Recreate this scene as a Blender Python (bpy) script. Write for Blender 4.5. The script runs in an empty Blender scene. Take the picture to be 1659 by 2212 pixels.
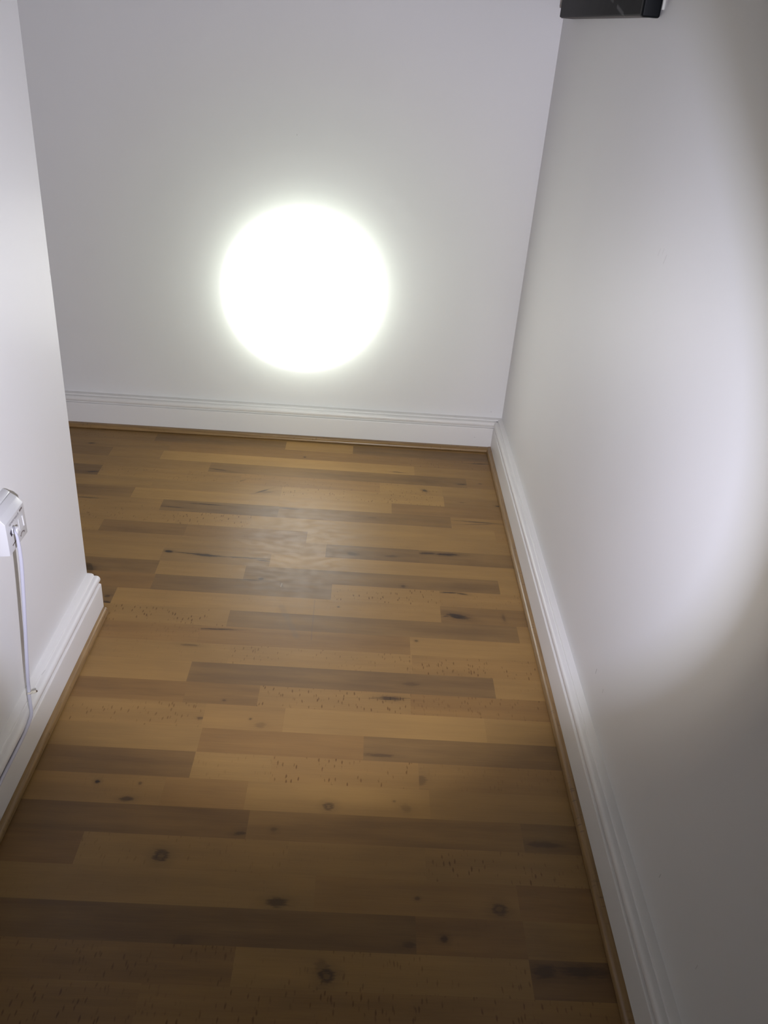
import bpy, bmesh, math, random
from mathutils import Vector, Matrix

SC = bpy.context.scene
COL = SC.collection
VS = SC.view_settings
VS.view_transform = 'Standard'
VS.look = 'None'
VS.gamma = 1.0
VS.use_curve_mapping = False
VS.exposure = 0.0

# ---------------------------------------------------------------- camera
CAM_POS = Vector((0.0, 0.0, 1.238))
PITCH, ROLL, YAW = 0.520498, 0.083471, 0.041426
fwd = Vector((math.sin(YAW) * math.cos(PITCH), math.cos(YAW) * math.cos(PITCH), -math.sin(PITCH)))
rt0 = Vector((math.cos(YAW), -math.sin(YAW), 0.0))
up0 = rt0.cross(fwd)
rt = rt0 * math.cos(ROLL) + up0 * math.sin(ROLL)
upv = -rt0 * math.sin(ROLL) + up0 * math.cos(ROLL)
cam_data = bpy.data.cameras.new('camera')
cam_data.sensor_fit = 'VERTICAL'
cam_data.sensor_height = 36.0
cam_data.sensor_width = 27.0
cam_data.lens = 1838.5 / 2212.0 * 36.0
cam_data.clip_start = 0.01
cam = bpy.data.objects.new('camera', cam_data)
COL.objects.link(cam)
cam.matrix_world = Matrix(((rt.x, upv.x, -fwd.x, CAM_POS.x), (rt.y, upv.y, -fwd.y, CAM_POS.y),
                           (rt.z, upv.z, -fwd.z, CAM_POS.z), (0, 0, 0, 1)))
SC.camera = cam

# ---------------------------------------------------------------- light
world = bpy.data.worlds.new('world')
SC.world = world
world.use_nodes = True
world.node_tree.nodes['Background'].inputs[0].default_value = (1.0, 0.9, 0.8, 1)
world.node_tree.nodes['Background'].inputs[1].default_value = 0.002

# one hand torch, a little below the camera: a narrow hot spot, a corona round it and a wide spill
TORCH_POS = Vector((0.0955, 0.0907, 0.8678))
TORCH_AIM = Vector((-0.1953, 2.651, 0.4921))
TORCH_POWER = 104.0
# (degrees off axis, relative intensity, colour)
BEAM = [(0.0, 25.0, (0.98, 1.0, 0.97)), (4.8, 20.0, (0.98, 1.0, 0.97)), (5.2, 9.0, (0.96, 1.0, 0.94)), (5.5, 4.4, (0.94, 1.0, 0.92)),
        (5.75, 2.95, (0.93, 1.0, 0.91)), (6.2, 2.25, (0.93, 1.0, 0.91)), (6.8, 1.72, (0.94, 1.0, 0.93)), (7.7, 1.34, (0.95, 1.0, 0.95)),
        (9.3, 1.06, (0.96, 1.0, 0.97)), (11.0, 0.93, (0.97, 1.0, 1.0)), (14.0, 0.87, (0.98, 0.98, 1.04)), (17.5, 0.87, (0.98, 0.97, 1.09)),
        (22.0, 0.88, (0.98, 0.97, 1.12)), (26.5, 0.80, (0.98, 0.97, 1.14)), (30.2, 0.67, (0.97, 0.97, 1.14)),
        (32.0, 0.43, (0.98, 0.97, 1.05)), (34.0, 0.13, (1.05, 0.95, 0.82)), (36.5, 0.03, (1.1, 0.92, 0.70)), (38.8, 0.0, (1.1, 0.9, 0.7))]
ld = bpy.data.lights.new('torch_beam', 'SPOT')
ld.energy = TORCH_POWER
ld.spot_size = math.radians(78)
ld.spot_blend = 0.0
ld.shadow_soft_size = 0.0
ld.use_nodes = True
nt = ld.node_tree
nt.nodes.clear()
n_out = nt.nodes.new('ShaderNodeOutputLight')
n_em = nt.nodes.new('ShaderNodeEmission')
n_tc = nt.nodes.new('ShaderNodeTexCoord')
n_sep = nt.nodes.new('ShaderNodeSeparateXYZ')
nt.links.new(n_tc.outputs['Normal'], n_sep.inputs[0])
n_abs = nt.nodes.new('ShaderNodeMath'); n_abs.operation = 'ABSOLUTE'
nt.links.new(n_sep.outputs[2], n_abs.inputs[0])
n_ac = nt.nodes.new('ShaderNodeMath'); n_ac.operation = 'ARCCOSINE'
nt.links.new(n_abs.outputs[0], n_ac.inputs[0])
n_mul = nt.nodes.new('ShaderNodeMath'); n_mul.operation = 'MULTIPLY'
n_mul.inputs[1].default_value = 180.0 / math.pi / 40.0
nt.links.new(n_ac.outputs[0], n_mul.inputs[0])
n_rmp = nt.nodes.new('ShaderNodeValToRGB')
n_rmp.color_ramp.interpolation = 'LINEAR'
els = n_rmp.color_ramp.elements
while len(els) < len(BEAM):
    els.new(0.5)
for e, (deg, k, c) in zip(els, BEAM):
    e.position = deg / 40.0
for e, (deg, k, c) in zip(els, BEAM):
    e.color = (k * c[0], k * c[1], k * c[2], 1)
nt.links.new(n_mul.outputs[0], n_rmp.inputs[0])
nt.links.new(n_rmp.outputs[0], n_em.inputs[0])
n_em.inputs[1].default_value = 1.0
nt.links.new(n_em.outputs[0], n_out.inputs[0])
torch = bpy.data.objects.new('torch_beam', ld)
COL.objects.link(torch)
torch.location = TORCH_POS
torch.rotation_euler = (TORCH_AIM - TORCH_POS).to_track_quat('-Z', 'Y').to_euler()

# ---------------------------------------------------------------- helpers
def mat_new(name):
    m = bpy.data.materials.new(name)
    m.use_nodes = True
    t = m.node_tree
    return m, t, t.nodes['Principled BSDF']

def nmath(t, op, a, b=None, c=None, clamp=False):
    n = t.nodes.new('ShaderNodeMath'); n.operation = op; n.use_clamp = clamp
    for i, v in enumerate((a, b, c)):
        if v is None:
            continue
        if isinstance(v, (int, float)):
            n.inputs[i].default_value = v
        else:
            t.links.new(v, n.inputs[i])
    return n.outputs[0]

def nsmooth(t, v, a, b, lo=0.0, hi=1.0):
    n = t.nodes.new('ShaderNodeMapRange'); n.interpolation_type = 'SMOOTHSTEP'
    t.links.new(v, n.inputs[0])
    n.inputs[1].default_value = a; n.inputs[2].default_value = b
    n.inputs[3].default_value = lo; n.inputs[4].default_value = hi
    return n.outputs[0]

def nmix(t, fac, a, b, mode='MIX'):
    n = t.nodes.new('ShaderNodeMix'); n.data_type = 'RGBA'; n.blend_type = mode
    for i, v in ((0, fac), (6, a), (7, b)):
        if isinstance(v, (int, float)):
            n.inputs[i].default_value = v
        elif isinstance(v, tuple):
            n.inputs[i].default_value = v if len(v) == 4 else v + (1,)
        else:
            t.links.new(v, n.inputs[i])
    return n.outputs[2]

def nnoise(t, vec, scale, detail=3, rough=0.55):
    n = t.nodes.new('ShaderNodeTexNoise')
    n.inputs['Scale'].default_value = scale
    n.inputs['Detail'].default_value = detail
    n.inputs['Roughness'].default_value = rough
    if vec is not None:
        t.links.new(vec, n.inputs['Vector'])
    return n.outputs['Fac']

def nvscale(t, vec, s):
    n = t.nodes.new('ShaderNodeVectorMath'); n.operation = 'MULTIPLY'
    t.links.new(vec, n.inputs[0]); n.inputs[1].default_value = s
    return n.outputs[0]

def nvadd(t, vec, v):
    n = t.nodes.new('ShaderNodeVectorMath'); n.operation = 'ADD'
    t.links.new(vec, n.inputs[0])
    if isinstance(v, tuple):
        n.inputs[1].default_value = v
    else:
        t.links.new(v, n.inputs[1])
    return n.outputs[0]

def nbump(t, bsdf, h, strength, dist=0.001):
    n = t.nodes.new('ShaderNodeBump')
    n.inputs['Strength'].default_value = strength
    n.inputs['Distance'].default_value = dist
    t.links.new(h, n.inputs['Height'])
    t.links.new(n.outputs[0], bsdf.inputs['Normal'])

def nsegment(t, pos, p0, p1, width):
    """1 on the stroke p0-p1, falling to 0 at its width: a mark with a shape of its own"""
    a, b = Vector(p0), Vector(p1)
    d = b - a
    sub = nvadd(t, pos, tuple(-a))
    dot = t.nodes.new('ShaderNodeVectorMath'); dot.operation = 'DOT_PRODUCT'
    t.links.new(sub, dot.inputs[0]); dot.inputs[1].default_value = tuple(d / max(d.length_squared, 1e-9))
    h = nmath(t, 'ADD', dot.outputs['Value'], 0.0, clamp=True)
    sc = t.nodes.new('ShaderNodeVectorMath'); sc.operation = 'SCALE'
    sc.inputs[0].default_value = tuple(d); t.links.new(h, sc.inputs['Scale'])
    df = t.nodes.new('ShaderNodeVectorMath'); df.operation = 'DISTANCE'
    t.links.new(sub, df.inputs[0]); t.links.new(sc.outputs[0], df.inputs[1])
    return nsmooth(t, df.outputs['Value'], width, width * 0.2)

def paint(name, col, rough, spec, bump=0.05, marks=(), mark_col=(0.16, 0.15, 0.15), nscale=420.0):
    m, t, b = mat_new(name)
    tc = t.nodes.new('ShaderNodeTexCoord')
    v = tc.outputs['Object']
    big = nnoise(t, v, 1.6, 2)
    c = nmix(t, nsmooth(t, big, 0.3, 0.7), tuple(x * 0.985 for x in col), tuple(min(1, x * 1.01) for x in col))
    for p0, p1, w, s in marks:
        k = nmath(t, 'MULTIPLY', nsegment(t, v, p0, p1, w), s)
        c = nmix(t, k, c, mark_col)
    t.links.new(c, b.inputs['Base Color'])
    b.inputs['Roughness'].default_value = rough
    b.inputs['Specular IOR Level'].default_value = spec
    if bump:
        nbump(t, b, nnoise(t, v, nscale, 2), bump, 0.0004)
    return m

def link(name, bm, mat, parent=None, smooth=False, angle=None):
    me = bpy.data.meshes.new(name)
    bmesh.ops.recalc_face_normals(bm, faces=bm.faces)
    bm.to_mesh(me); bm.free()
    for mm in (mat if isinstance(mat, (list, tuple)) else [mat]):
        me.materials.append(mm)
    if smooth:
        for p in me.polygons:
            p.use_smooth = True
        me.set_sharp_from_angle(angle=math.radians(angle or 35))
    o = bpy.data.objects.new(name, me)
    COL.objects.link(o)
    if parent is not None:
        o.parent = parent
        o.matrix_parent_inverse = parent.matrix_world.inverted()
    return o

def structure(o):
    o['kind'] = 'structure'
    return o

def empty(name, loc, label, cat):
    o = bpy.data.objects.new(name, None)
    o.empty_display_size = 0.05
    o.location = loc
    COL.objects.link(o)
    o.matrix_world = Matrix.Translation(loc)
    o['label'] = label; o['category'] = cat
    return o

def add_box(bm, lo, hi, bevel=0.0, seg=2):
    r = bmesh.ops.create_cube(bm, size=1.0)
    vs = r['verts']
    for v in vs:
        v.co = Vector([lo[i] + (v.co[i] + 0.5) * (hi[i] - lo[i]) for i in range(3)])
    if bevel:
        es = list({e for v in vs for e in v.link_edges})
        bmesh.ops.bevel(bm, geom=es, offset=bevel, segments=seg, affect='EDGES', profile=0.5)

def extrude_profile(bm, prof, origin, along, out, length):
    """prof = [(distance from wall, z)]; swept from origin for length"""
    origin, along, out = Vector(origin), Vector(along).normalized(), Vector(out).normalized()
    rings = []
    for s in (0.0, length):
        rings.append([bm.verts.new(origin + along * s + out * d + Vector((0, 0, z))) for d, z in prof])
    n = len(prof)
    for i in range(n):
        j = (i + 1) % n
        bm.faces.new((rings[0][i], rings[0][j], rings[1][j], rings[1][i]))
    bm.faces.new(rings[0]); bm.faces.new(list(reversed(rings[1])))

def prism_y(bm, xz, y0, y1, bevel=0.0, seg=2):
    a = [bm.verts.new((x, y0, z)) for x, z in xz]
    b = [bm.verts.new((x, y1, z)) for x, z in xz]
    fs = []
    n = len(xz)
    for i in range(n):
        j = (i + 1) % n
        fs.append(bm.faces.new((a[i], a[j], b[j], b[i])))
    fs.append(bm.faces.new(a)); fs.append(bm.faces.new(list(reversed(b))))
    bmesh.ops.recalc_face_normals(bm, faces=fs)
    if bevel:
        es = list({e for f in fs for e in f.edges})
        bmesh.ops.bevel(bm, geom=es, offset=bevel, segments=seg, affect='EDGES', profile=0.5)

def catmull(pts, sub=8):
    P = [Vector(p) for p in pts]
    P = [P[0] * 2 - P[1]] + P + [P[-1] * 2 - P[-2]]
    out = []
    for i in range(1, len(P) - 2):
        for k in range(sub):
            u = k / sub
            a, b, c, d = P[i - 1], P[i], P[i + 1], P[i + 2]
            out.append(0.5 * ((2 * b) + (c - a) * u + (2 * a - 5 * b + 4 * c - d) * u * u + (3 * b - a - 3 * c + d) * u ** 3))
    out.append(P[-2])
    return out

def tube(bm, pts, radius, seg=12, flat=1.0):
    """round tube along points; radius may be a list"""
    n = len(pts)
    rings = []
    prev = Vector((0, 1, 0))
    for i, p in enumerate(pts):
        t = (pts[min(i + 1, n - 1)] - pts[max(i - 1, 0)]).normalized()
        u = prev - t * prev.dot(t)
        if u.length < 1e-4:
            u = Vector((1, 0, 0)) - t * t.x
        u.normalize(); prev = u
        w = t.cross(u)
        r = radius[i] if isinstance(radius, list) else radius
        rings.append([bm.verts.new(p + u * (r * math.cos(2 * math.pi * k / seg)) + w * (r * flat * math.sin(2 * math.pi * k / seg))) for k in range(seg)])
    for i in range(n - 1):
        for k in range(seg):
            l = (k + 1) % seg
            bm.faces.new((rings[i][k], rings[i][l], rings[i + 1][l], rings[i + 1][k]))
    bm.faces.new(rings[0]); bm.faces.new(list(reversed(rings[-1])))

# ---------------------------------------------------------------- materials
WALL = (0.792, 0.787, 0.780)
M_WALL_R = paint('wall_paint_right', WALL, 0.52, 0.35, 0.05, marks=[
    ((0.481, 1.2553, 0.203), (0.481, 1.2560, 0.192), 0.0016, 0.55),
    ((0.481, 1.2003, 0.2015), (0.481, 1.1985, 0.195), 0.0014, 0.45),
    ((0.481, 0.8134, 0.192), (0.481, 0.8150, 0.183), 0.0012, 0.4),
    ((0.481, 0.662, 0.213), (0.481, 0.663, 0.204), 0.0012, 0.25),
    ((0.481, 1.4423, 0.945), (0.481, 1.4470, 0.935), 0.0025, 0.12),
    ((0.481, 1.4053, 0.944), (0.481, 1.4120, 0.930), 0.0025, 0.16),
    ((0.481, 1.424, 0.950), (0.481, 1.428, 0.941), 0.0025, 0.10)])
M_WALL_L = paint('wall_paint_left', WALL, 0.52, 0.3, 0.05, marks=[
    ((-0.5955, 1.607, 0.790), (-0.5955, 1.6085, 0.783), 0.0025, 0.3)])
_b = M_WALL_L.node_tree.nodes['Principled BSDF']
_b.inputs['Coat Weight'].default_value = 0.05
_b.inputs['Coat Roughness'].default_value = 0.16
M_WALL_B = paint('wall_paint_back', WALL, 0.55, 0.3, 0.04, marks=[
    ((0.4416, 2.652, 0.1304), (0.4416, 2.652, 0.1298), 0.0018, 0.6),
    ((-0.2282, 2.646, 0.9433), (-0.2282, 2.646, 0.9413), 0.0016, 0.45)])
M_CEIL = paint('ceiling_paint', (0.48, 0.42, 0.34), 0.8, 0.2)  # unseen; colour darkened and warmed to cut bounce light on the floor
M_FRONT = paint('unseen_absorber_wall', (0.10, 0.075, 0.05), 0.8, 0.2)  # unseen wall, coloured dark to soak up bounce light
M_SKIRT = paint('satin_white_gloss', (0.80, 0.785, 0.76), 0.36, 0.45, 0.0, marks=[
    ((0.393, 2.622, 0.047), (0.394, 2.622, 0.0455), 0.0018, 0.6),
    ((-0.5815, 1.268, 0.1), (-0.5795, 1.283, 0.1), 0.0012, 0.3)], nscale=160.0)
M_PLASTIC = paint('white_socket_plastic', (0.66, 0.66, 0.67), 0.25, 0.5, 0.0)
M_SHUTTER = paint('clear_shutter_plastic', (0.9, 0.9, 0.92), 0.12, 0.6, 0.0)
M_CABLE = paint('white_cable_sheath', (0.56, 0.56, 0.65), 0.4, 0.45, 0.0)
M_CLIP = paint('ivory_clip_plastic', (0.70, 0.66, 0.56), 0.4, 0.4, 0.0)
M_NAIL = paint('brown_nail_head', (0.09, 0.045, 0.02), 0.5, 0.5, 0.0)
M_GREY = paint('grey_lettering', (0.28, 0.26, 0.26), 0.6, 0.2, 0.0)
M_DARK = paint('port_shade_patch', (0.035, 0.03, 0.045), 0.5, 0.3, 0.0)  # flat dark colour stands in for shade inside the port opening
M_SYMB = paint('brown_grey_symbol', (0.16, 0.13, 0.12), 0.6, 0.2, 0.0)

# ---- beech laminate: tone, hue and fleck come with every strip of the floor mesh
def mark_group():
    g = bpy.data.node_groups.new('wood_mark', 'ShaderNodeTree')
    for nm, ty in (('Pos', 'NodeSocketVector'), ('Place', 'NodeSocketVector'), ('Shape', 'NodeSocketVector'), ('Wobble', 'NodeSocketFloat')):
        g.interface.new_socket(nm, in_out='INPUT', socket_type=ty)
    g.interface.new_socket('Dark', in_out='OUTPUT', socket_type='NodeSocketFloat')
    gi = g.nodes.new('NodeGroupInput'); go = g.nodes.new('NodeGroupOutput')
    def sep(v):
        n = g.nodes.new('ShaderNodeSeparateXYZ'); g.links.new(v, n.inputs[0]); return n.outputs
    p, q, s = sep(gi.outputs[0]), sep(gi.outputs[1]), sep(gi.outputs[2])
    dx = nmath(g, 'SUBTRACT', p[0], q[0]); dy = nmath(g, 'SUBTRACT', p[1], q[1])
    ca = nmath(g, 'COSINE', s[0]); sa = nmath(g, 'SINE', s[0])
    u = nmath(g, 'ADD', nmath(g, 'MULTIPLY', dx, ca), nmath(g, 'MULTIPLY', dy, sa))
    w = nmath(g, 'SUBTRACT', nmath(g, 'MULTIPLY', dy, ca), nmath(g, 'MULTIPLY', dx, sa))
    u = nmath(g, 'DIVIDE', u, nmath(g, 'ADD', q[2], 1e-5)); w = nmath(g, 'DIVIDE', w, nmath(g, 'ADD', s[1], 1e-5))
    d = nmath(g, 'SQRT', nmath(g, 'ADD', nmath(g, 'MULTIPLY', u, u), nmath(g, 'MULTIPLY', w, w)))
    d = nmath(g, 'ADD', d, nmath(g, 'MULTIPLY', nmath(g, 'SUBTRACT', gi.outputs[3], 0.5), 1.3))
    hollow = nmath(g, 'GREATER_THAN', s[2], 1.0)
    st = nmath(g, 'SUBTRACT', s[2], hollow)
    core = nsmooth(g, d, 1.35, 0.45)
    pit = nmath(g, 'MULTIPLY', nmath(g, 'MULTIPLY', nsmooth(g, d, 0.55, 0.2), hollow), 0.40)
    core = nmath(g, 'SUBTRACT', core, pit)
    halo = nmath(g, 'MULTIPLY', nsmooth(g, d, 2.6, 0.6), 0.28)
    r = nmath(g, 'MULTIPLY', nmath(g, 'MAXIMUM', core, halo), st, clamp=True)
    g.links.new(r, go.inputs[0])
    return g

NMARK = 5
def floor_material():
    m, t, b = mat_new('beech_laminate')
    def attr(nm):
        n = t.nodes.new('ShaderNodeAttribute'); n.attribute_name = nm; return n
    tc = t.nodes.new('ShaderNodeTexCoord'); pos = tc.outputs['Object']
    A = attr('strip'); sp = t.nodes.new('ShaderNodeSeparateXYZ'); t.links.new(A.outputs['Vector'], sp.inputs[0])
    tone, hue, fleck = sp.outputs
    off = attr('grain_offset').outputs['Vector']
    gp = nvadd(t, pos, off)
    # long soft figure, fine grain
    fig = nnoise(t, nvscale(t, gp, (3.0, 34.0, 1.0)), 1.0, 3, 0.55)
    fine = nnoise(t, nvscale(t, gp, (14.0, 420.0, 1.0)), 1.0, 3, 0.6)
    cloud = nnoise(t, nvscale(t, gp, (5.0, 9.0, 1.0)), 1.0, 2, 0.5)
    tt = nmath(t, 'ADD', tone, nmath(t, 'MULTIPLY', nmath(t, 'SUBTRACT', fig, 0.5), 0.62))
    tt = nmath(t, 'ADD', tt, nmath(t, 'MULTIPLY', nmath(t, 'SUBTRACT', cloud, 0.5), 0.45))
    tt = nmath(t, 'ADD', tt, nmath(t, 'MULTIPLY', nmath(t, 'SUBTRACT', fine, 0.5), 0.26))
    tt = nmath(t, 'ADD', tt, 0.0, clamp=True)
    base = nmix(t, tt, FLOOR_DARK, FLOOR_LIGHT)
    base = nmix(t, nmath(t, 'MULTIPLY', hue, 0.55, clamp=True), base, nmix(t, 1.0, base, (1.06, 0.90, 0.80), 'MULTIPLY'))
    base = nmix(t, nmath(t, 'MULTIPLY', hue, -0.9, clamp=True), base, nmix(t, 1.0, base, (0.95, 1.0, 1.16), 'MULTIPLY'))
    # short dark ray flecks across the grain, in patches
    fp = nvadd(t, nvscale(t, gp, (185.0, 50.0, 1.0)), nvscale(t, nnoise_vec(t, gp, 60.0), (0.8, 0.25, 0.0)))
    vo = t.nodes.new('ShaderNodeTexVoronoi'); vo.feature = 'F1'; vo.inputs['Scale'].default_value = 1.0; vo.inputs['Randomness'].default_value = 1.0
    t.links.new(fp, vo.inputs['Vector'])
    spot = nsmooth(t, vo.outputs['Distance'], 0.36, 0.12)
    sc = t.nodes.new('ShaderNodeSeparateXYZ'); t.links.new(vo.outputs['Color'], sc.inputs[0])
    sel = nmath(t, 'GREATER_THAN', sc.outputs[0], 0.30)
    patch = nsmooth(t, nnoise(t, nvscale(t, gp, (9.0, 22.0, 1.0)), 1.0, 2), 0.36, 0.56)
    fk = nmath(t, 'MULTIPLY', nmath(t, 'MULTIPLY', spot, sel), nmath(t, 'MULTIPLY', patch, fleck))
    base = nmix(t, nmath(t, 'MULTIPLY', fk, 1.0, clamp=True), base, nmix(t, 1.0, base, (0.42, 0.34, 0.28), 'MULTIPLY'))
    # knots and cracks
    wob = nnoise(t, nvscale(t, pos, (55.0, 230.0, 1.0)), 1.0, 3, 0.6)
    grp = mark_group()
    tot = None
    for i in range(NMARK):
        gn = t.nodes.new('ShaderNodeGroup'); gn.node_tree = grp
        t.links.new(pos, gn.inputs[0])
        t.links.new(attr('mark_place_%d' % i).outputs['Vector'], gn.inputs[1])
        t.links.new(attr('mark_shape_%d' % i).outputs['Vector'], gn.inputs[2])
        t.links.new(wob, gn.inputs[3])
        tot = gn.outputs[0] if tot is None else nmath(t, 'MAXIMUM', tot, gn.outputs[0])
    base = nmix(t, tot, base, (0.026, 0.017, 0.014))
    # scuffs: a grey smear, a fine scratch, a small dent
    for p0, p1, w, s, c in [((-0.1589, 1.6689, 0), (-0.1131, 1.5569, 0), 0.012, 0.30, (0.17, 0.12, 0.07)),
                            ((-0.0807, 1.7015, 0), (-0.0784, 1.5482, 0), 0.0022, 0.35, (0.15, 0.10, 0.06)),
                            ((-0.1680, 1.7655, 0), (-0.1690, 1.7502, 0), 0.0022, 0.35, (0.5, 0.4, 0.28))]:
        base = nmix(t, nmath(t, 'MULTIPLY', nsegment(t, pos, p0, p1, w), s), base, c)
    t.links.new(base, b.inputs['Base Color'])
    rg = nsmooth(t, nnoise(t, nvscale(t, pos, (30.0, 60.0, 1.0)), 1.0, 3), 0.3, 0.7, FLOOR_ROUGH - 0.04, FLOOR_ROUGH + 0.05)
    t.links.new(rg, b.inputs['Roughness'])
    b.inputs['Specular IOR Level'].default_value = FLOOR_SPEC
    
    return m

def nnoise_vec(t, vec, scale):
    n = t.nodes.new('ShaderNodeTexNoise'); n.inputs['Scale'].default_value = scale
    t.links.new(vec, n.inputs['Vector'])
    return n.outputs['Color']

FLOOR_DARK = (0.150, 0.086, 0.036)
FLOOR_LIGHT = (0.370, 0.216, 0.070)
FLOOR_ROUGH = 0.40
FLOOR_SPEC = 0.29
M_FLOOR = floor_material()

def wood_trim(name, along):
    m, t, b = mat_new(name)
    tc = t.nodes.new('ShaderNodeTexCoord'); v = tc.outputs['Object']
    s = (12.0, 260.0, 260.0) if along == 'X' else (260.0, 12.0, 260.0)
    g = nnoise(t, nvscale(t, v, s), 1.0, 3)
    c = nmix(t, nsmooth(t, g, 0.25, 0.75), (0.22, 0.130, 0.052), (0.33, 0.205, 0.085))
    f = (160.0, 60.0, 60.0) if along == 'X' else (60.0, 160.0, 60.0)
    vo = t.nodes.new('ShaderNodeTexVoronoi'); vo.inputs['Scale'].default_value = 1.0
    t.links.new(nvscale(t, v, f), vo.inputs['Vector'])
    sc = t.nodes.new('ShaderNodeSeparateXYZ'); t.links.new(vo.outputs['Color'], sc.inputs[0])
    pk = nsmooth(t, nnoise(t, v, 7.0, 2), 0.45, 0.6)
    k = nmath(t, 'MULTIPLY', nmath(t, 'MULTIPLY', nsmooth(t, vo.outputs['Distance'], 0.4, 0.15), nmath(t, 'GREATER_THAN', sc.outputs[0], 0.5)), pk)
    c = nmix(t, nmath(t, 'MULTIPLY', k, 0.6), c, (0.12, 0.07, 0.035))
    t.links.new(c, b.inputs['Base Color'])
    b.inputs['Roughness'].default_value = 0.29
    return m
M_TRIM_X = wood_trim('beech_moulding_across', 'X')
M_TRIM_Y = wood_trim('beech_moulding_along', 'Y')

# ---------------------------------------------------------------- room shell
XR, XL, YEND = 0.481, -0.5955, 1.610     # right wall, left wall, far end of the left wall
YF, ZC, XFAR = -0.55, 2.40, -2.60        # light-absorbing wall behind the camera, ceiling, end of the side passage
BK = 0.0088                              # the back wall is a touch out of square
def yback(x):
    return 2.6527 + BK * (x - XR)

bm = bmesh.new(); add_box(bm, (XR, YF - 0.1, -0.05), (XR + 0.1, 2.80, ZC)); structure(link('wall_right', bm, M_WALL_R))
bm = bmesh.new(); add_box(bm, (XFAR, YF, -0.05), (XL, YEND, ZC), 0.0015, 2); structure(link('wall_left', bm, M_WALL_L))
bm = bmesh.new()
vb = []
for z in (-0.05, ZC):
    for x, dy in ((XFAR - 0.1, 0), (XR + 0.1, 0), (XR + 0.1, 0.12), (XFAR - 0.1, 0.12)):
        vb.append(bm.verts.new((x, yback(x) + dy, z)))
bm.faces.new(vb[:4]); bm.faces.new(vb[4:])
for i in range(4):
    bm.faces.new((vb[i], vb[(i + 1) % 4], vb[4 + (i + 1) % 4], vb[4 + i]))
structure(link('wall_back', bm, M_WALL_B))
bm = bmesh.new(); add_box(bm, (XL - 0.02, YF - 0.1, -0.05), (XR, YF, ZC)); structure(link('wall_front_unseen', bm, M_FRONT))  # unseen, set close and dark to cut bounce light near the camera
bm = bmesh.new(); add_box(bm, (XFAR - 0.1, YEND - 0.05, -0.05), (XFAR, 2.80, ZC)); structure(link('wall_side', bm, M_CEIL))
bm = bmesh.new(); add_box(bm, (XFAR - 0.1, YF - 0.1, ZC), (XR + 0.1, 2.85, ZC + 0.08)); structure(link('ceiling', bm, M_CEIL))

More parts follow.
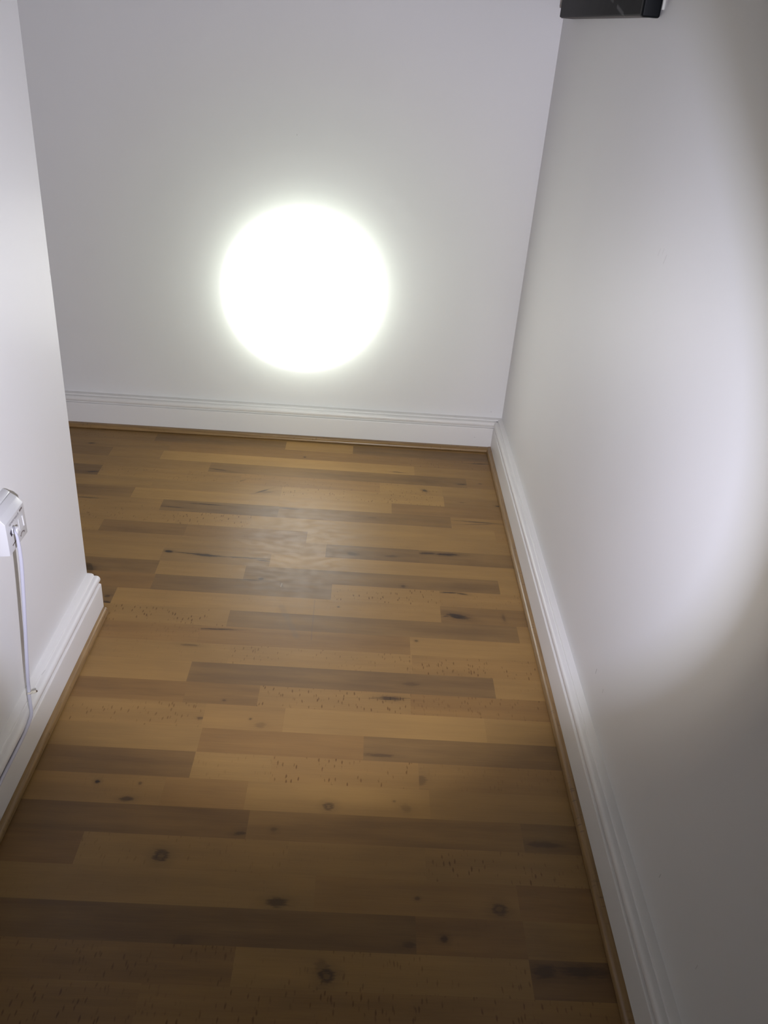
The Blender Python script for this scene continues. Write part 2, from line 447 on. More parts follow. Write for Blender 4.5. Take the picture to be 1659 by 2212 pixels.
# laminate rows (distance of each seam), strips (row, x0, x1, tone, hue, fleck) and dark marks in the wood
ROW_Y = [2.6522, 2.5897, 2.5294, 2.4658, 2.4034, 2.3396, 2.2742, 2.2125, 2.1517, 2.0894, 2.0216, 1.9618, 1.8976, 1.8354, 1.7743, 1.7082, 1.6423, 1.579, 1.5146, 1.4497, 1.3846, 1.3215, 1.2526, 1.1885, 1.1229, 1.056, 0.9934, 0.9275, 0.8616, 0.7966, 0.7341, 0.6664, 0.6019, 0.5374, 0.4729, 0.4084, 0.3439, 0.2794, 0.2149, 0.1504, 0.0859, 0.0214, -0.0431, -0.1076, -0.1721, -0.2366, -0.3011, -0.3656, -0.4301, -0.4946, -0.5591, -0.6236, -0.6881, -0.7526, -0.8171, -0.8816, -0.9461, -1.0106]
STRIPS = [
    (-2, -2.906, -2.614, 0.46, -0.09, 0), (-2, -2.614, -2.356, 0.56, 0.0, 0), (-2, -2.356, -2.018, 0.55, -0.01, 0), (-2, -2.018, -1.437, 0.37, 0.46, 0),
    (-2, -1.437, -0.855, 0.72, 0.36, 0), (-2, -0.855, -0.539, 0.39, 0.41, 0.3), (-2, -0.539, -0.255, 0.59, 0.27, 0), (-2, -0.255, 0.066, 0.51, -0.14, 0.3),
    (-2, 0.066, 0.319, 0.39, 0.29, 0.3), (-2, 0.319, 0.45, 0.53, 0.09, 0.3), (-1, -2.6, -2.199, 0.3, 0.01, 0), (-1, -2.199, -1.921, 0.5, 0.5, 0.7),
    (-1, -1.921, -1.425, 0.29, 0.27, 0), (-1, -1.425, -1.05, 0.33, 0.24, 0.3), (-1, -1.05, -0.665, 0.42, 0.1, 0.4), (-1, -0.665, -0.237, 0.25, 0, 0),
    (-1, -0.237, -0.014, 0.85, 0, 0), (-1, -0.014, 0.45, 0.22, -0.1, 0), (0, -2.6, -2.286, 0.48, 0.21, 0), (0, -2.286, -1.719, 0.27, -0.16, 0),
    (0, -1.719, -1.372, 0.58, 0.4, 0), (0, -1.372, -1.05, 0.32, 0.12, 0), (0, -1.05, -0.606, 0.5, 0.1, 0.1), (0, -0.606, 0.142, 0.45, 0.5, 0),
    (0, 0.142, 0.45, 0.45, 0.4, 0.5), (1, -2.6, -2.225, 0.25, 0.48, 0.3), (1, -2.225, -1.718, 0.82, -0.19, 0.3), (1, -1.718, -1.355, 0.3, 0.26, 0),
    (1, -1.355, -1.129, 0.32, 0.11, 0), (1, -1.129, -0.779, 0.35, 0.1, 0), (1, -0.779, -0.618, 0.6, 0.1, 0), (1, -0.618, 0.187, 0.9, 0, 0),
    (1, 0.187, 0.45, 0.65, 0.1, 0), (2, -2.6, -2.262, 0.59, -0.09, 0), (2, -2.262, -1.885, 0.5, 0.06, 0.3), (2, -1.885, -1.286, 0.57, 0.11, 0),
    (2, -1.286, -1.127, 0.34, -0.16, 0), (2, -1.127, -0.777, 0.55, 0.1, 0), (2, -0.777, -0.456, 0.55, 0.1, 0.1), (2, -0.456, 0.35, 0.3, -0.1, 0),
    (2, 0.35, 0.45, 0.55, 0.3, 0), (3, -2.6, -2.092, 0.59, 0.48, 0), (3, -2.092, -1.651, 0.58, 0.03, 0), (3, -1.651, -1.358, 0.54, 0.34, 0.7),
    (3, -1.358, -1.126, 0.33, -0.06, 0.7), (3, -1.126, -0.776, 0.15, 0, 0), (3, -0.776, -0.35, 0.62, 0.1, 0.5), (3, -0.35, 0.077, 0.6, 0.4, 0.3),
    (3, 0.077, 0.269, 0.82, 0, 0.5), (3, 0.269, 0.45, 0.68, 0, 0), (4, -2.6, -2.206, 0.22, 0.09, 0), (4, -2.206, -1.73, 0.48, -0.05, 0),
    (4, -1.73, -1.469, 0.37, -0.03, 0), (4, -1.469, -1.05, 0.47, -0.02, 0.3), (4, -1.05, -0.603, 0.6, 0, 0.0), (4, -0.603, -0.219, 0.62, -0.1, 0),
    (4, -0.219, 0.271, 0.88, 0, 0.7), (4, 0.271, 0.45, 0.5, 0.1, 0), (5, -2.6, -2.332, 0.8, 0.2, 0.7), (5, -2.332, -1.745, 0.62, 0.41, 0),
    (5, -1.745, -1.322, 0.26, -0.05, 0), (5, -1.322, -1.05, 0.63, 0.36, 0.3), (5, -1.05, -0.645, 0.3, 0.1, 0), (5, -0.645, -0.219, 0.82, 0, 0.1),
    (5, -0.219, 0.112, 0.85, 0, 0), (5, 0.112, 0.45, 0.42, 0.4, 0), (6, -2.6, -2.065, 0.54, 0.26, 0.3), (6, -2.065, -1.696, 0.45, 0.15, 0.3),
    (6, -1.696, -1.05, 0.63, -0.17, 0), (6, -1.05, -0.549, 0.6, 0.1, 0.3), (6, -0.549, -0.215, 0.2, -0.5, 0), (6, -0.215, 0.284, 0.35, 0.1, 0),
    (6, 0.284, 0.45, 0.7, 0.2, 0), (7, -2.6, -2.082, 0.38, 0.4, 0), (7, -2.082, -1.591, 0.5, 0.13, 0.7), (7, -1.591, -1.05, 0.34, -0.2, 0),
    (7, -1.05, -0.491, 0.62, 0.1, 0.6), (7, -0.491, -0.285, 0.72, 0.1, 0.9), (7, -0.285, 0.406, 0.75, 0, 0), (7, 0.406, 0.45, 0.65, 0.3, 0.2),
    (8, -2.6, -2.345, 0.77, -0.12, 0.7), (8, -2.345, -1.788, 0.56, 0.42, 0), (8, -1.788, -1.481, 0.6, 0.37, 0.7), (8, -1.481, -1.05, 0.49, -0.14, 0),
    (8, -1.05, -0.683, 0.6, 0.1, 0.2), (8, -0.683, -0.454, 0.28, 0.3, 0), (8, -0.454, -0.123, 0.38, 0.4, 0.1), (8, -0.123, 0.45, 0.75, 0, 0.1),
    (9, -2.6, -2.179, 0.76, 0.23, 0), (9, -2.179, -1.914, 0.25, 0.42, 0), (9, -1.914, -1.56, 0.43, -0.15, 0.7), (9, -1.56, -1.177, 0.71, 0.02, 0),
    (9, -1.177, -1.05, 0.76, 0.08, 0), (9, -1.05, -0.067, 0.58, 0.1, 0.1), (9, -0.067, 0.184, 0.25, -0.2, 0), (9, 0.184, 0.45, 0.35, 0, 0),
    (10, -2.6, -2.31, 0.6, 0.42, 0.7), (10, -2.31, -1.914, 0.66, 0.11, 0), (10, -1.914, -1.441, 0.8, 0.14, 0), (10, -1.441, -1.05, 0.31, 0.41, 0),
    (10, -1.05, -0.491, 0.62, 0, 0), (10, -0.491, -0.209, 0.5, -0.3, 0), (10, -0.209, 0.45, 0.82, 0, 0), (11, -2.6, -2.103, 0.41, 0.4, 0.3),
    (11, -2.103, -1.663, 0.79, 0.3, 0), (11, -1.663, -1.186, 0.28, -0.12, 0.7), (11, -1.186, -1.05, 0.54, 0.09, 0.3), (11, -1.05, -0.488, 0.25, 0, 0),
    (11, -0.488, -0.267, 0.7, 0, 0.1), (11, -0.267, 0.387, 0.28, -0.1, 0), (11, 0.387, 0.45, 0.78, 0, 0), (12, -2.6, -2.225, 0.7, 0.49, 0),
    (12, -2.225, -1.738, 0.6, 0.02, 0.7), (12, -1.738, -1.214, 0.57, 0.46, 0.7), (12, -1.214, -1.05, 0.49, -0.1, 0.3), (12, -1.05, -0.484, 0.4, 0.5, 0),
    (12, -0.484, -0.042, 0.22, -0.4, 0), (12, -0.042, 0.23, 0.72, 0.1, 0.9), (12, 0.23, 0.45, 0.68, 0.2, 0.3), (13, -2.6, -2.005, 0.42, 0.1, 0),
    (13, -2.005, -1.519, 0.6, -0.0, 0.3), (13, -1.519, -1.199, 0.72, 0.27, 0), (13, -1.199, -1.05, 0.62, 0.43, 0.3), (13, -1.05, -0.562, 0.3, 0, 0),
    (13, -0.562, 0.228, 0.75, 0.1, 0.1), (13, 0.228, 0.45, 0.32, 0.2, 0), (14, -2.6, -2.121, 0.41, 0.01, 0), (14, -2.121, -1.66, 0.54, 0.33, 0),
    (14, -1.66, -1.05, 0.72, 0.47, 0), (14, -1.05, -0.278, 0.65, 0, 0.9), (14, -0.278, 0.41, 0.3, -0.2, 0), (14, 0.41, 0.45, 0.7, 0.1, 0.2),
    (15, -2.6, -2.286, 0.84, 0.26, 0), (15, -2.286, -1.77, 0.83, -0.12, 0.7), (15, -1.77, -1.284, 0.68, 0.23, 0.3), (15, -1.284, -1.05, 0.65, 0.42, 0),
    (15, -1.05, -0.334, 0.45, 0.5, 0.2), (15, -0.334, 0.15, 0.45, 0.5, 0), (15, 0.15, 0.45, 0.75, 0.1, 0), (16, -2.6, -2.036, 0.66, 0.02, 0),
    (16, -2.036, -1.525, 0.55, 0.17, 0.7), (16, -1.525, -1.05, 0.46, 0.08, 0.3), (16, -1.05, -0.255, 0.6, 0.0, 0.2), (16, -0.255, 0.153, 0.72, 0.1, 0.6),
    (16, 0.153, 0.45, 0.66, 0.3, 0.8), (17, -2.6, -2.251, 0.47, -0.19, 0), (17, -2.251, -1.687, 0.5, 0.19, 0.3), (17, -1.687, -1.295, 0.45, -0.18, 0),
    (17, -1.295, -1.05, 0.83, 0.24, 0.3), (17, -1.05, -0.331, 0.68, 0, 0), (17, -0.331, 0.331, 0.2, -0.3, 0), (17, 0.331, 0.45, 0.75, 0.1, 0.1),
    (18, -2.6, -2.139, 0.4, -0.14, 0.3), (18, -2.139, -1.719, 0.62, 0.13, 0), (18, -1.719, -1.417, 0.35, 0.01, 0), (18, -1.417, -1.05, 0.71, 0.28, 0.3),
    (18, -1.05, -0.326, 0.38, 0.5, 0), (18, -0.326, -0.174, 0.38, 0.3, 0), (18, -0.174, 0.146, 0.62, 0.1, 0.9), (18, 0.146, 0.45, 0.45, 0.6, 0.5),
    (19, -2.6, -2.344, 0.36, 0.33, 0), (19, -2.344, -2.082, 0.41, -0.11, 0), (19, -2.082, -1.525, 0.62, 0.23, 0), (19, -1.525, -1.05, 0.63, 0.47, 0),
    (19, -1.05, -0.276, 0.66, 0.1, 0.6), (19, -0.276, -0.114, 0.7, 0.2, 0), (19, -0.114, 0.298, 0.85, 0, 0), (19, 0.298, 0.45, 0.72, 0, 0),
    (20, -2.6, -2.154, 0.65, 0.31, 0), (20, -2.154, -1.728, 0.3, 0.39, 0.7), (20, -1.728, -1.3, 0.44, -0.09, 0.3), (20, -1.3, -1.05, 0.55, 0.01, 0.7),
    (20, -1.05, -0.272, 0.65, 0, 0), (20, -0.272, 0.049, 0.5, 0.6, 0), (20, 0.049, 0.45, 0.25, 0.0, 0), (21, -2.6, -2.235, 0.45, 0.1, 0),
    (21, -2.235, -1.888, 0.64, 0.01, 0), (21, -1.888, -1.608, 0.28, 0.23, 0), (21, -1.608, -1.276, 0.56, 0.13, 0), (21, -1.276, -1.05, 0.49, 0.31, 0.7),
    (21, -1.05, -0.273, 0.22, 0.2, 0), (21, -0.273, -0.125, 0.7, 0, 0.2), (21, -0.125, 0.156, 0.66, 0.3, 0.9), (21, 0.156, 0.45, 0.55, 0.2, 0.2),
    (22, -2.6, -2.232, 0.31, 0.17, 0), (22, -2.232, -1.945, 0.6, 0.44, 0.3), (22, -1.945, -1.369, 0.74, 0.09, 0), (22, -1.369, -1.05, 0.34, 0.21, 0.3),
    (22, -1.05, -0.314, 0.6, 0.2, 0.1), (22, -0.314, -0.163, 0.6, 0.5, 0), (22, -0.163, 0.174, 0.75, 0.1, 0), (22, 0.174, 0.45, 0.6, 0.0, 0),
    (23, -2.6, -2.075, 0.51, 0.38, 0), (23, -2.075, -1.513, 0.78, 0.42, 0), (23, -1.513, -1.05, 0.54, 0.49, 0.3), (23, -1.05, -0.151, 0.2, 0.3, 0),
    (23, -0.151, 0.337, 0.38, 0.2, 0), (23, 0.337, 0.45, 0.25, 0.1, 0), (24, -2.6, -2.025, 0.32, -0.17, 0), (24, -2.025, -1.761, 0.64, 0.04, 0),
    (24, -1.761, -1.268, 0.28, 0.48, 0), (24, -1.268, -1.05, 0.35, -0.01, 0), (24, -1.05, -0.426, 0.32, 0.7, 0), (24, -0.426, -0.075, 0.65, 0, 0.3),
    (24, -0.075, 0.161, 0.6, 0, 0.1), (24, 0.161, 0.45, 0.55, 0.1, 0.8), (25, -2.6, -2.038, 0.83, -0.19, 0), (25, -2.038, -1.714, 0.36, 0.32, 0.3),
    (25, -1.714, -1.178, 0.39, 0.07, 0.7), (25, -1.178, -1.05, 0.47, 0.48, 0.3), (25, -1.05, -0.024, 0.6, 0, 0.1), (25, -0.024, 0.312, 0.5, 0.4, 0),
    (25, 0.312, 0.45, 0.38, 0.6, 0), (26, -2.6, -2.154, 0.38, -0.05, 0.7), (26, -2.154, -1.791, 0.34, 0.14, 0.7), (26, -1.791, -1.215, 0.38, 0.33, 0.7),
    (26, -1.215, -1.05, 0.8, 0.09, 0), (26, -1.05, 0.14, 0.12, 0.1, 0), (26, 0.14, 0.314, 0.28, 0.6, 0.1), (26, 0.314, 0.45, 0.5, 0.1, 0),
    (27, -2.6, -2.26, 0.53, -0.18, 0.3), (27, -2.26, -1.797, 0.64, 0.25, 0.3), (27, -1.797, -1.517, 0.84, -0.08, 0), (27, -1.517, -1.05, 0.81, -0.02, 0),
    (27, -1.05, -0.137, 0.4, 0.4, 0.6), (27, -0.137, 0.314, 0.6, 0, 0.5), (27, 0.314, 0.45, 0.12, 0.2, 0), (28, -2.6, -2.038, 0.52, -0.12, 0.3),
    (28, -2.038, -1.786, 0.57, -0.06, 0), (28, -1.786, -1.45, 0.75, -0.12, 0.3), (28, -1.45, -1.05, 0.57, 0.26, 0), (28, -1.05, -0.265, 0.42, 0.4, 0.8),
    (28, -0.265, 0.45, 0.45, 0.3, 0.7), (29, -2.735, -2.088, 0.78, 0.32, 0), (29, -2.088, -1.567, 0.37, 0.22, 0.3), (29, -1.567, -1.023, 0.7, 0.39, 0),
    (29, -1.023, -0.704, 0.34, 0.47, 0), (29, -0.704, -0.18, 0.84, -0.16, 0.3), (29, -0.18, 0.351, 0.63, 0.39, 0), (29, 0.351, 0.45, 0.72, 0.07, 0.7),
    (30, -2.784, -2.389, 0.68, 0.39, 0), (30, -2.389, -2.066, 0.43, 0.01, 0.3), (30, -2.066, -1.587, 0.33, 0.24, 0.3), (30, -1.587, -1.183, 0.55, -0.12, 0),
    (30, -1.183, -0.857, 0.43, 0.49, 0), (30, -0.857, -0.599, 0.28, 0.01, 0.3), (30, -0.599, 0.027, 0.52, -0.17, 0.3), (30, 0.027, 0.45, 0.72, -0.09, 0.7),
    (31, -2.753, -2.363, 0.2, 0.29, 0.7), (31, -2.363, -2.101, 0.71, 0.31, 0.7), (31, -2.101, -1.766, 0.41, 0.22, 0), (31, -1.766, -1.158, 0.51, 0.48, 0),
    (31, -1.158, -0.836, 0.6, 0.22, 0), (31, -0.836, -0.296, 0.21, 0.11, 0), (31, -0.296, 0.203, 0.29, 0.22, 0), (31, 0.203, 0.45, 0.4, 0.24, 0),
    (32, -2.708, -2.087, 0.74, 0.26, 0.3), (32, -2.087, -1.733, 0.42, 0.18, 0), (32, -1.733, -1.337, 0.76, -0.06, 0.7), (32, -1.337, -0.756, 0.25, 0.24, 0),
    (32, -0.756, -0.111, 0.29, 0.3, 0), (32, -0.111, 0.355, 0.43, 0.46, 0), (32, 0.355, 0.45, 0.59, 0.18, 0.3), (33, -2.75, -2.382, 0.77, -0.0, 0.7),
    (33, -2.382, -1.828, 0.54, 0.33, 0), (33, -1.828, -1.223, 0.39, 0.09, 0), (33, -1.223, -0.834, 0.59, 0.44, 0.3), (33, -0.834, -0.555, 0.48, -0.14, 0.7),
    (33, -0.555, 0.01, 0.22, -0.06, 0), (33, 0.01, 0.45, 0.33, 0.44, 0), (34, -2.601, -2.346, 0.2, 0.0, 0.7), (34, -2.346, -2.07, 0.54, 0.04, 0),
    (34, -2.07, -1.568, 0.53, 0.18, 0), (34, -1.568, -1.292, 0.48, -0.11, 0), (34, -1.292, -0.656, 0.54, 0.16, 0.3), (34, -0.656, -0.353, 0.58, 0.21, 0),
    (34, -0.353, 0.137, 0.2, -0.17, 0.3), (34, 0.137, 0.45, 0.48, 0.01, 0.3), (35, -2.615, -2.304, 0.44, 0.12, 0.7), (35, -2.304, -1.985, 0.51, 0.26, 0),
    (35, -1.985, -1.503, 0.57, -0.06, 0.7), (35, -1.503, -0.876, 0.31, -0.09, 0.3), (35, -0.876, -0.286, 0.66, 0.17, 0.3), (35, -0.286, 0.072, 0.76, -0.08, 0),
    (35, 0.072, 0.45, 0.72, 0.03, 0), (36, -2.929, -2.641, 0.85, -0.18, 0), (36, -2.641, -2.372, 0.81, 0.41, 0), (36, -2.372, -2.033, 0.36, 0.48, 0.7),
    (36, -2.033, -1.629, 0.61, 0.46, 0.7), (36, -1.629, -1.263, 0.26, 0.35, 0), (36, -1.263, -0.939, 0.46, 0.07, 0), (36, -0.939, -0.515, 0.68, 0.19, 0.3),
    (36, -0.515, -0.128, 0.43, 0.28, 0), (36, -0.128, 0.261, 0.26, 0.06, 0), (36, 0.261, 0.45, 0.81, 0.1, 0), (37, -2.843, -2.558, 0.45, -0.05, 0),
    (37, -2.558, -2.272, 0.27, -0.11, 0.7), (37, -2.272, -1.727, 0.69, 0.42, 0.3), (37, -1.727, -1.316, 0.4, 0.35, 0), (37, -1.316, -0.747, 0.42, 0.06, 0),
    (37, -0.747, -0.212, 0.48, 0.3, 0), (37, -0.212, 0.268, 0.6, 0.45, 0.3), (37, 0.268, 0.45, 0.55, 0.16, 0), (38, -2.754, -2.194, 0.35, 0.16, 0.7),
    (38, -2.194, -1.768, 0.55, 0.27, 0.7), (38, -1.768, -1.172, 0.21, 0.29, 0.3), (38, -1.172, -0.734, 0.68, -0.0, 0), (38, -0.734, -0.351, 0.3, 0.18, 0.7),
    (38, -0.351, 0.208, 0.71, 0.48, 0.7), (38, 0.208, 0.45, 0.43, 0.16, 0), (39, -2.703, -2.186, 0.37, 0.24, 0), (39, -2.186, -1.582, 0.55, 0.39, 0.7),
    (39, -1.582, -0.95, 0.77, 0.01, 0), (39, -0.95, -0.699, 0.35, 0.04, 0.3), (39, -0.699, -0.123, 0.75, 0.2, 0.3), (39, -0.123, 0.445, 0.63, -0.18, 0),
    (39, 0.445, 0.45, 0.61, -0.04, 0), (40, -2.782, -2.467, 0.33, 0.4, 0), (40, -2.467, -2.129, 0.21, 0.14, 0.3), (40, -2.129, -1.773, 0.46, -0.11, 0.3),
    (40, -1.773, -1.259, 0.65, 0.23, 0.3), (40, -1.259, -0.97, 0.76, 0.04, 0), (40, -0.97, -0.37, 0.45, -0.06, 0), (40, -0.37, -0.099, 0.68, 0.06, 0),
    (40, -0.099, 0.45, 0.67, 0.38, 0.7), (41, -2.795, -2.395, 0.65, -0.08, 0), (41, -2.395, -2.077, 0.5, 0.41, 0.7), (41, -2.077, -1.485, 0.44, 0.2, 0),
    (41, -1.485, -0.893, 0.36, 0.2, 0.3), (41, -0.893, -0.483, 0.57, 0.42, 0.3), (41, -0.483, 0.081, 0.66, -0.12, 0), (41, 0.081, 0.45, 0.83, 0.28, 0.7),
    (42, -2.735, -2.434, 0.32, 0.36, 0), (42, -2.434, -1.967, 0.25, 0.01, 0), (42, -1.967, -1.515, 0.64, 0.25, 0), (42, -1.515, -1.154, 0.74, 0.34, 0),
    (42, -1.154, -0.857, 0.37, 0.08, 0.3), (42, -0.857, -0.605, 0.46, 0.22, 0), (42, -0.605, -0.06, 0.59, 0.31, 0), (42, -0.06, 0.45, 0.52, -0.03, 0),
    (43, -2.866, -2.604, 0.34, 0.31, 0.7), (43, -2.604, -1.977, 0.41, 0.23, 0.3), (43, -1.977, -1.496, 0.48, 0.32, 0.3), (43, -1.496, -1.114, 0.79, 0.28, 0),
    (43, -1.114, -0.542, 0.52, -0.02, 0), (43, -0.542, -0.008, 0.37, 0.11, 0.7), (43, -0.008, 0.45, 0.5, -0.01, 0), (44, -2.759, -2.265, 0.3, 0.16, 0),
    (44, -2.265, -1.745, 0.51, -0.18, 0), (44, -1.745, -1.244, 0.46, -0.08, 0.7), (44, -1.244, -0.708, 0.5, 0.07, 0.3), (44, -0.708, -0.283, 0.65, -0.17, 0),
    (44, -0.283, 0.278, 0.56, 0.32, 0), (44, 0.278, 0.45, 0.42, 0.33, 0), (45, -2.949, -2.679, 0.67, 0.09, 0.3), (45, -2.679, -2.329, 0.48, 0.08, 0),
    (45, -2.329, -1.924, 0.28, 0.13, 0.3), (45, -1.924, -1.367, 0.67, 0.45, 0.7), (45, -1.367, -0.905, 0.44, 0.19, 0), (45, -0.905, -0.596, 0.61, 0.16, 0),
    (45, -0.596, -0.321, 0.64, 0.38, 0), (45, -0.321, 0.291, 0.66, 0.24, 0), (45, 0.291, 0.45, 0.2, 0.08, 0.7), (46, -2.933, -2.351, 0.81, -0.12, 0.7),
    (46, -2.351, -1.713, 0.74, -0.01, 0.7), (46, -1.713, -1.094, 0.73, 0.41, 0.3), (46, -1.094, -0.741, 0.68, 0.3, 0.7), (46, -0.741, -0.422, 0.21, 0.04, 0.3),
    (46, -0.422, -0.068, 0.42, 0.2, 0), (46, -0.068, 0.353, 0.37, -0.13, 0), (46, 0.353, 0.45, 0.76, -0.01, 0), (47, -2.611, -2.186, 0.5, 0.24, 0),
    (47, -2.186, -1.667, 0.51, -0.08, 0.3), (47, -1.667, -1.067, 0.64, -0.15, 0), (47, -1.067, -0.698, 0.63, 0.28, 0.7), (47, -0.698, -0.344, 0.5, 0.17, 0),
    (47, -0.344, 0.037, 0.6, 0.06, 0.3), (47, 0.037, 0.343, 0.35, 0.06, 0), (47, 0.343, 0.45, 0.81, 0.1, 0.7), (48, -2.885, -2.468, 0.31, 0.3, 0),
    (48, -2.468, -1.874, 0.78, 0.35, 0), (48, -1.874, -1.269, 0.37, 0.46, 0), (48, -1.269, -0.827, 0.62, 0.21, 0), (48, -0.827, -0.475, 0.59, -0.1, 0.7),
    (48, -0.475, -0.093, 0.69, -0.1, 0), (48, -0.093, 0.344, 0.31, 0.04, 0.3), (48, 0.344, 0.45, 0.53, -0.12, 0.7), (49, -2.732, -2.282, 0.65, -0.07, 0.3),
    (49, -2.282, -1.868, 0.75, -0.11, 0.3), (49, -1.868, -1.433, 0.72, 0.3, 0), (49, -1.433, -0.81, 0.35, 0.5, 0.7), (49, -0.81, -0.484, 0.46, 0.18, 0.3),
    (49, -0.484, -0.17, 0.55, -0.03, 0.3), (49, -0.17, 0.142, 0.63, 0.43, 0.7), (49, 0.142, 0.45, 0.74, 0.4, 0), (50, -2.862, -2.213, 0.31, -0.13, 0.3),
    (50, -2.213, -1.671, 0.33, -0.08, 0), (50, -1.671, -1.209, 0.65, 0.02, 0), (50, -1.209, -0.904, 0.29, 0.49, 0), (50, -0.904, -0.583, 0.37, 0.42, 0),
    (50, -0.583, -0.06, 0.42, 0.25, 0.7), (50, -0.06, 0.379, 0.68, -0.12, 0.3), (50, 0.379, 0.45, 0.59, 0.47, 0.3), (51, -2.977, -2.725, 0.84, 0.27, 0),
    (51, -2.725, -2.14, 0.43, 0.29, 0), (51, -2.14, -1.596, 0.7, 0.37, 0.7), (51, -1.596, -1.031, 0.24, 0.09, 0.7), (51, -1.031, -0.559, 0.75, 0.14, 0),
    (51, -0.559, -0.102, 0.64, 0.21, 0.7), (51, -0.102, 0.379, 0.85, 0.22, 0.7), (51, 0.379, 0.45, 0.38, 0.49, 0), (52, -2.785, -2.193, 0.27, -0.05, 0.7),
    (52, -2.193, -1.838, 0.36, 0.32, 0.7), (52, -1.838, -1.541, 0.76, 0.27, 0), (52, -1.541, -0.999, 0.78, 0.08, 0), (52, -0.999, -0.657, 0.35, 0.19, 0),
    (52, -0.657, -0.108, 0.31, -0.15, 0), (52, -0.108, 0.444, 0.37, 0.01, 0), (52, 0.444, 0.45, 0.84, 0.4, 0.7), (53, -2.61, -2.275, 0.45, 0.12, 0.7),
    (53, -2.275, -1.744, 0.38, 0.32, 0), (53, -1.744, -1.385, 0.73, -0.04, 0), (53, -1.385, -0.79, 0.41, -0.1, 0.3), (53, -0.79, -0.343, 0.73, -0.04, 0.7),
    (53, -0.343, -0.083, 0.3, 0.24, 0), (53, -0.083, 0.416, 0.43, 0.26, 0.7), (53, 0.416, 0.45, 0.22, 0.24, 0), (54, -2.696, -2.116, 0.84, -0.16, 0.7),
    (54, -2.116, -1.786, 0.8, -0.12, 0.3), (54, -1.786, -1.486, 0.72, 0.39, 0), (54, -1.486, -1.099, 0.62, 0.07, 0), (54, -1.099, -0.716, 0.75, 0.42, 0.7),
    (54, -0.716, -0.346, 0.48, 0.48, 0.3), (54, -0.346, -0.048, 0.77, -0.03, 0.3), (54, -0.048, 0.36, 0.69, -0.01, 0), (54, 0.36, 0.45, 0.24, -0.02, 0),
]
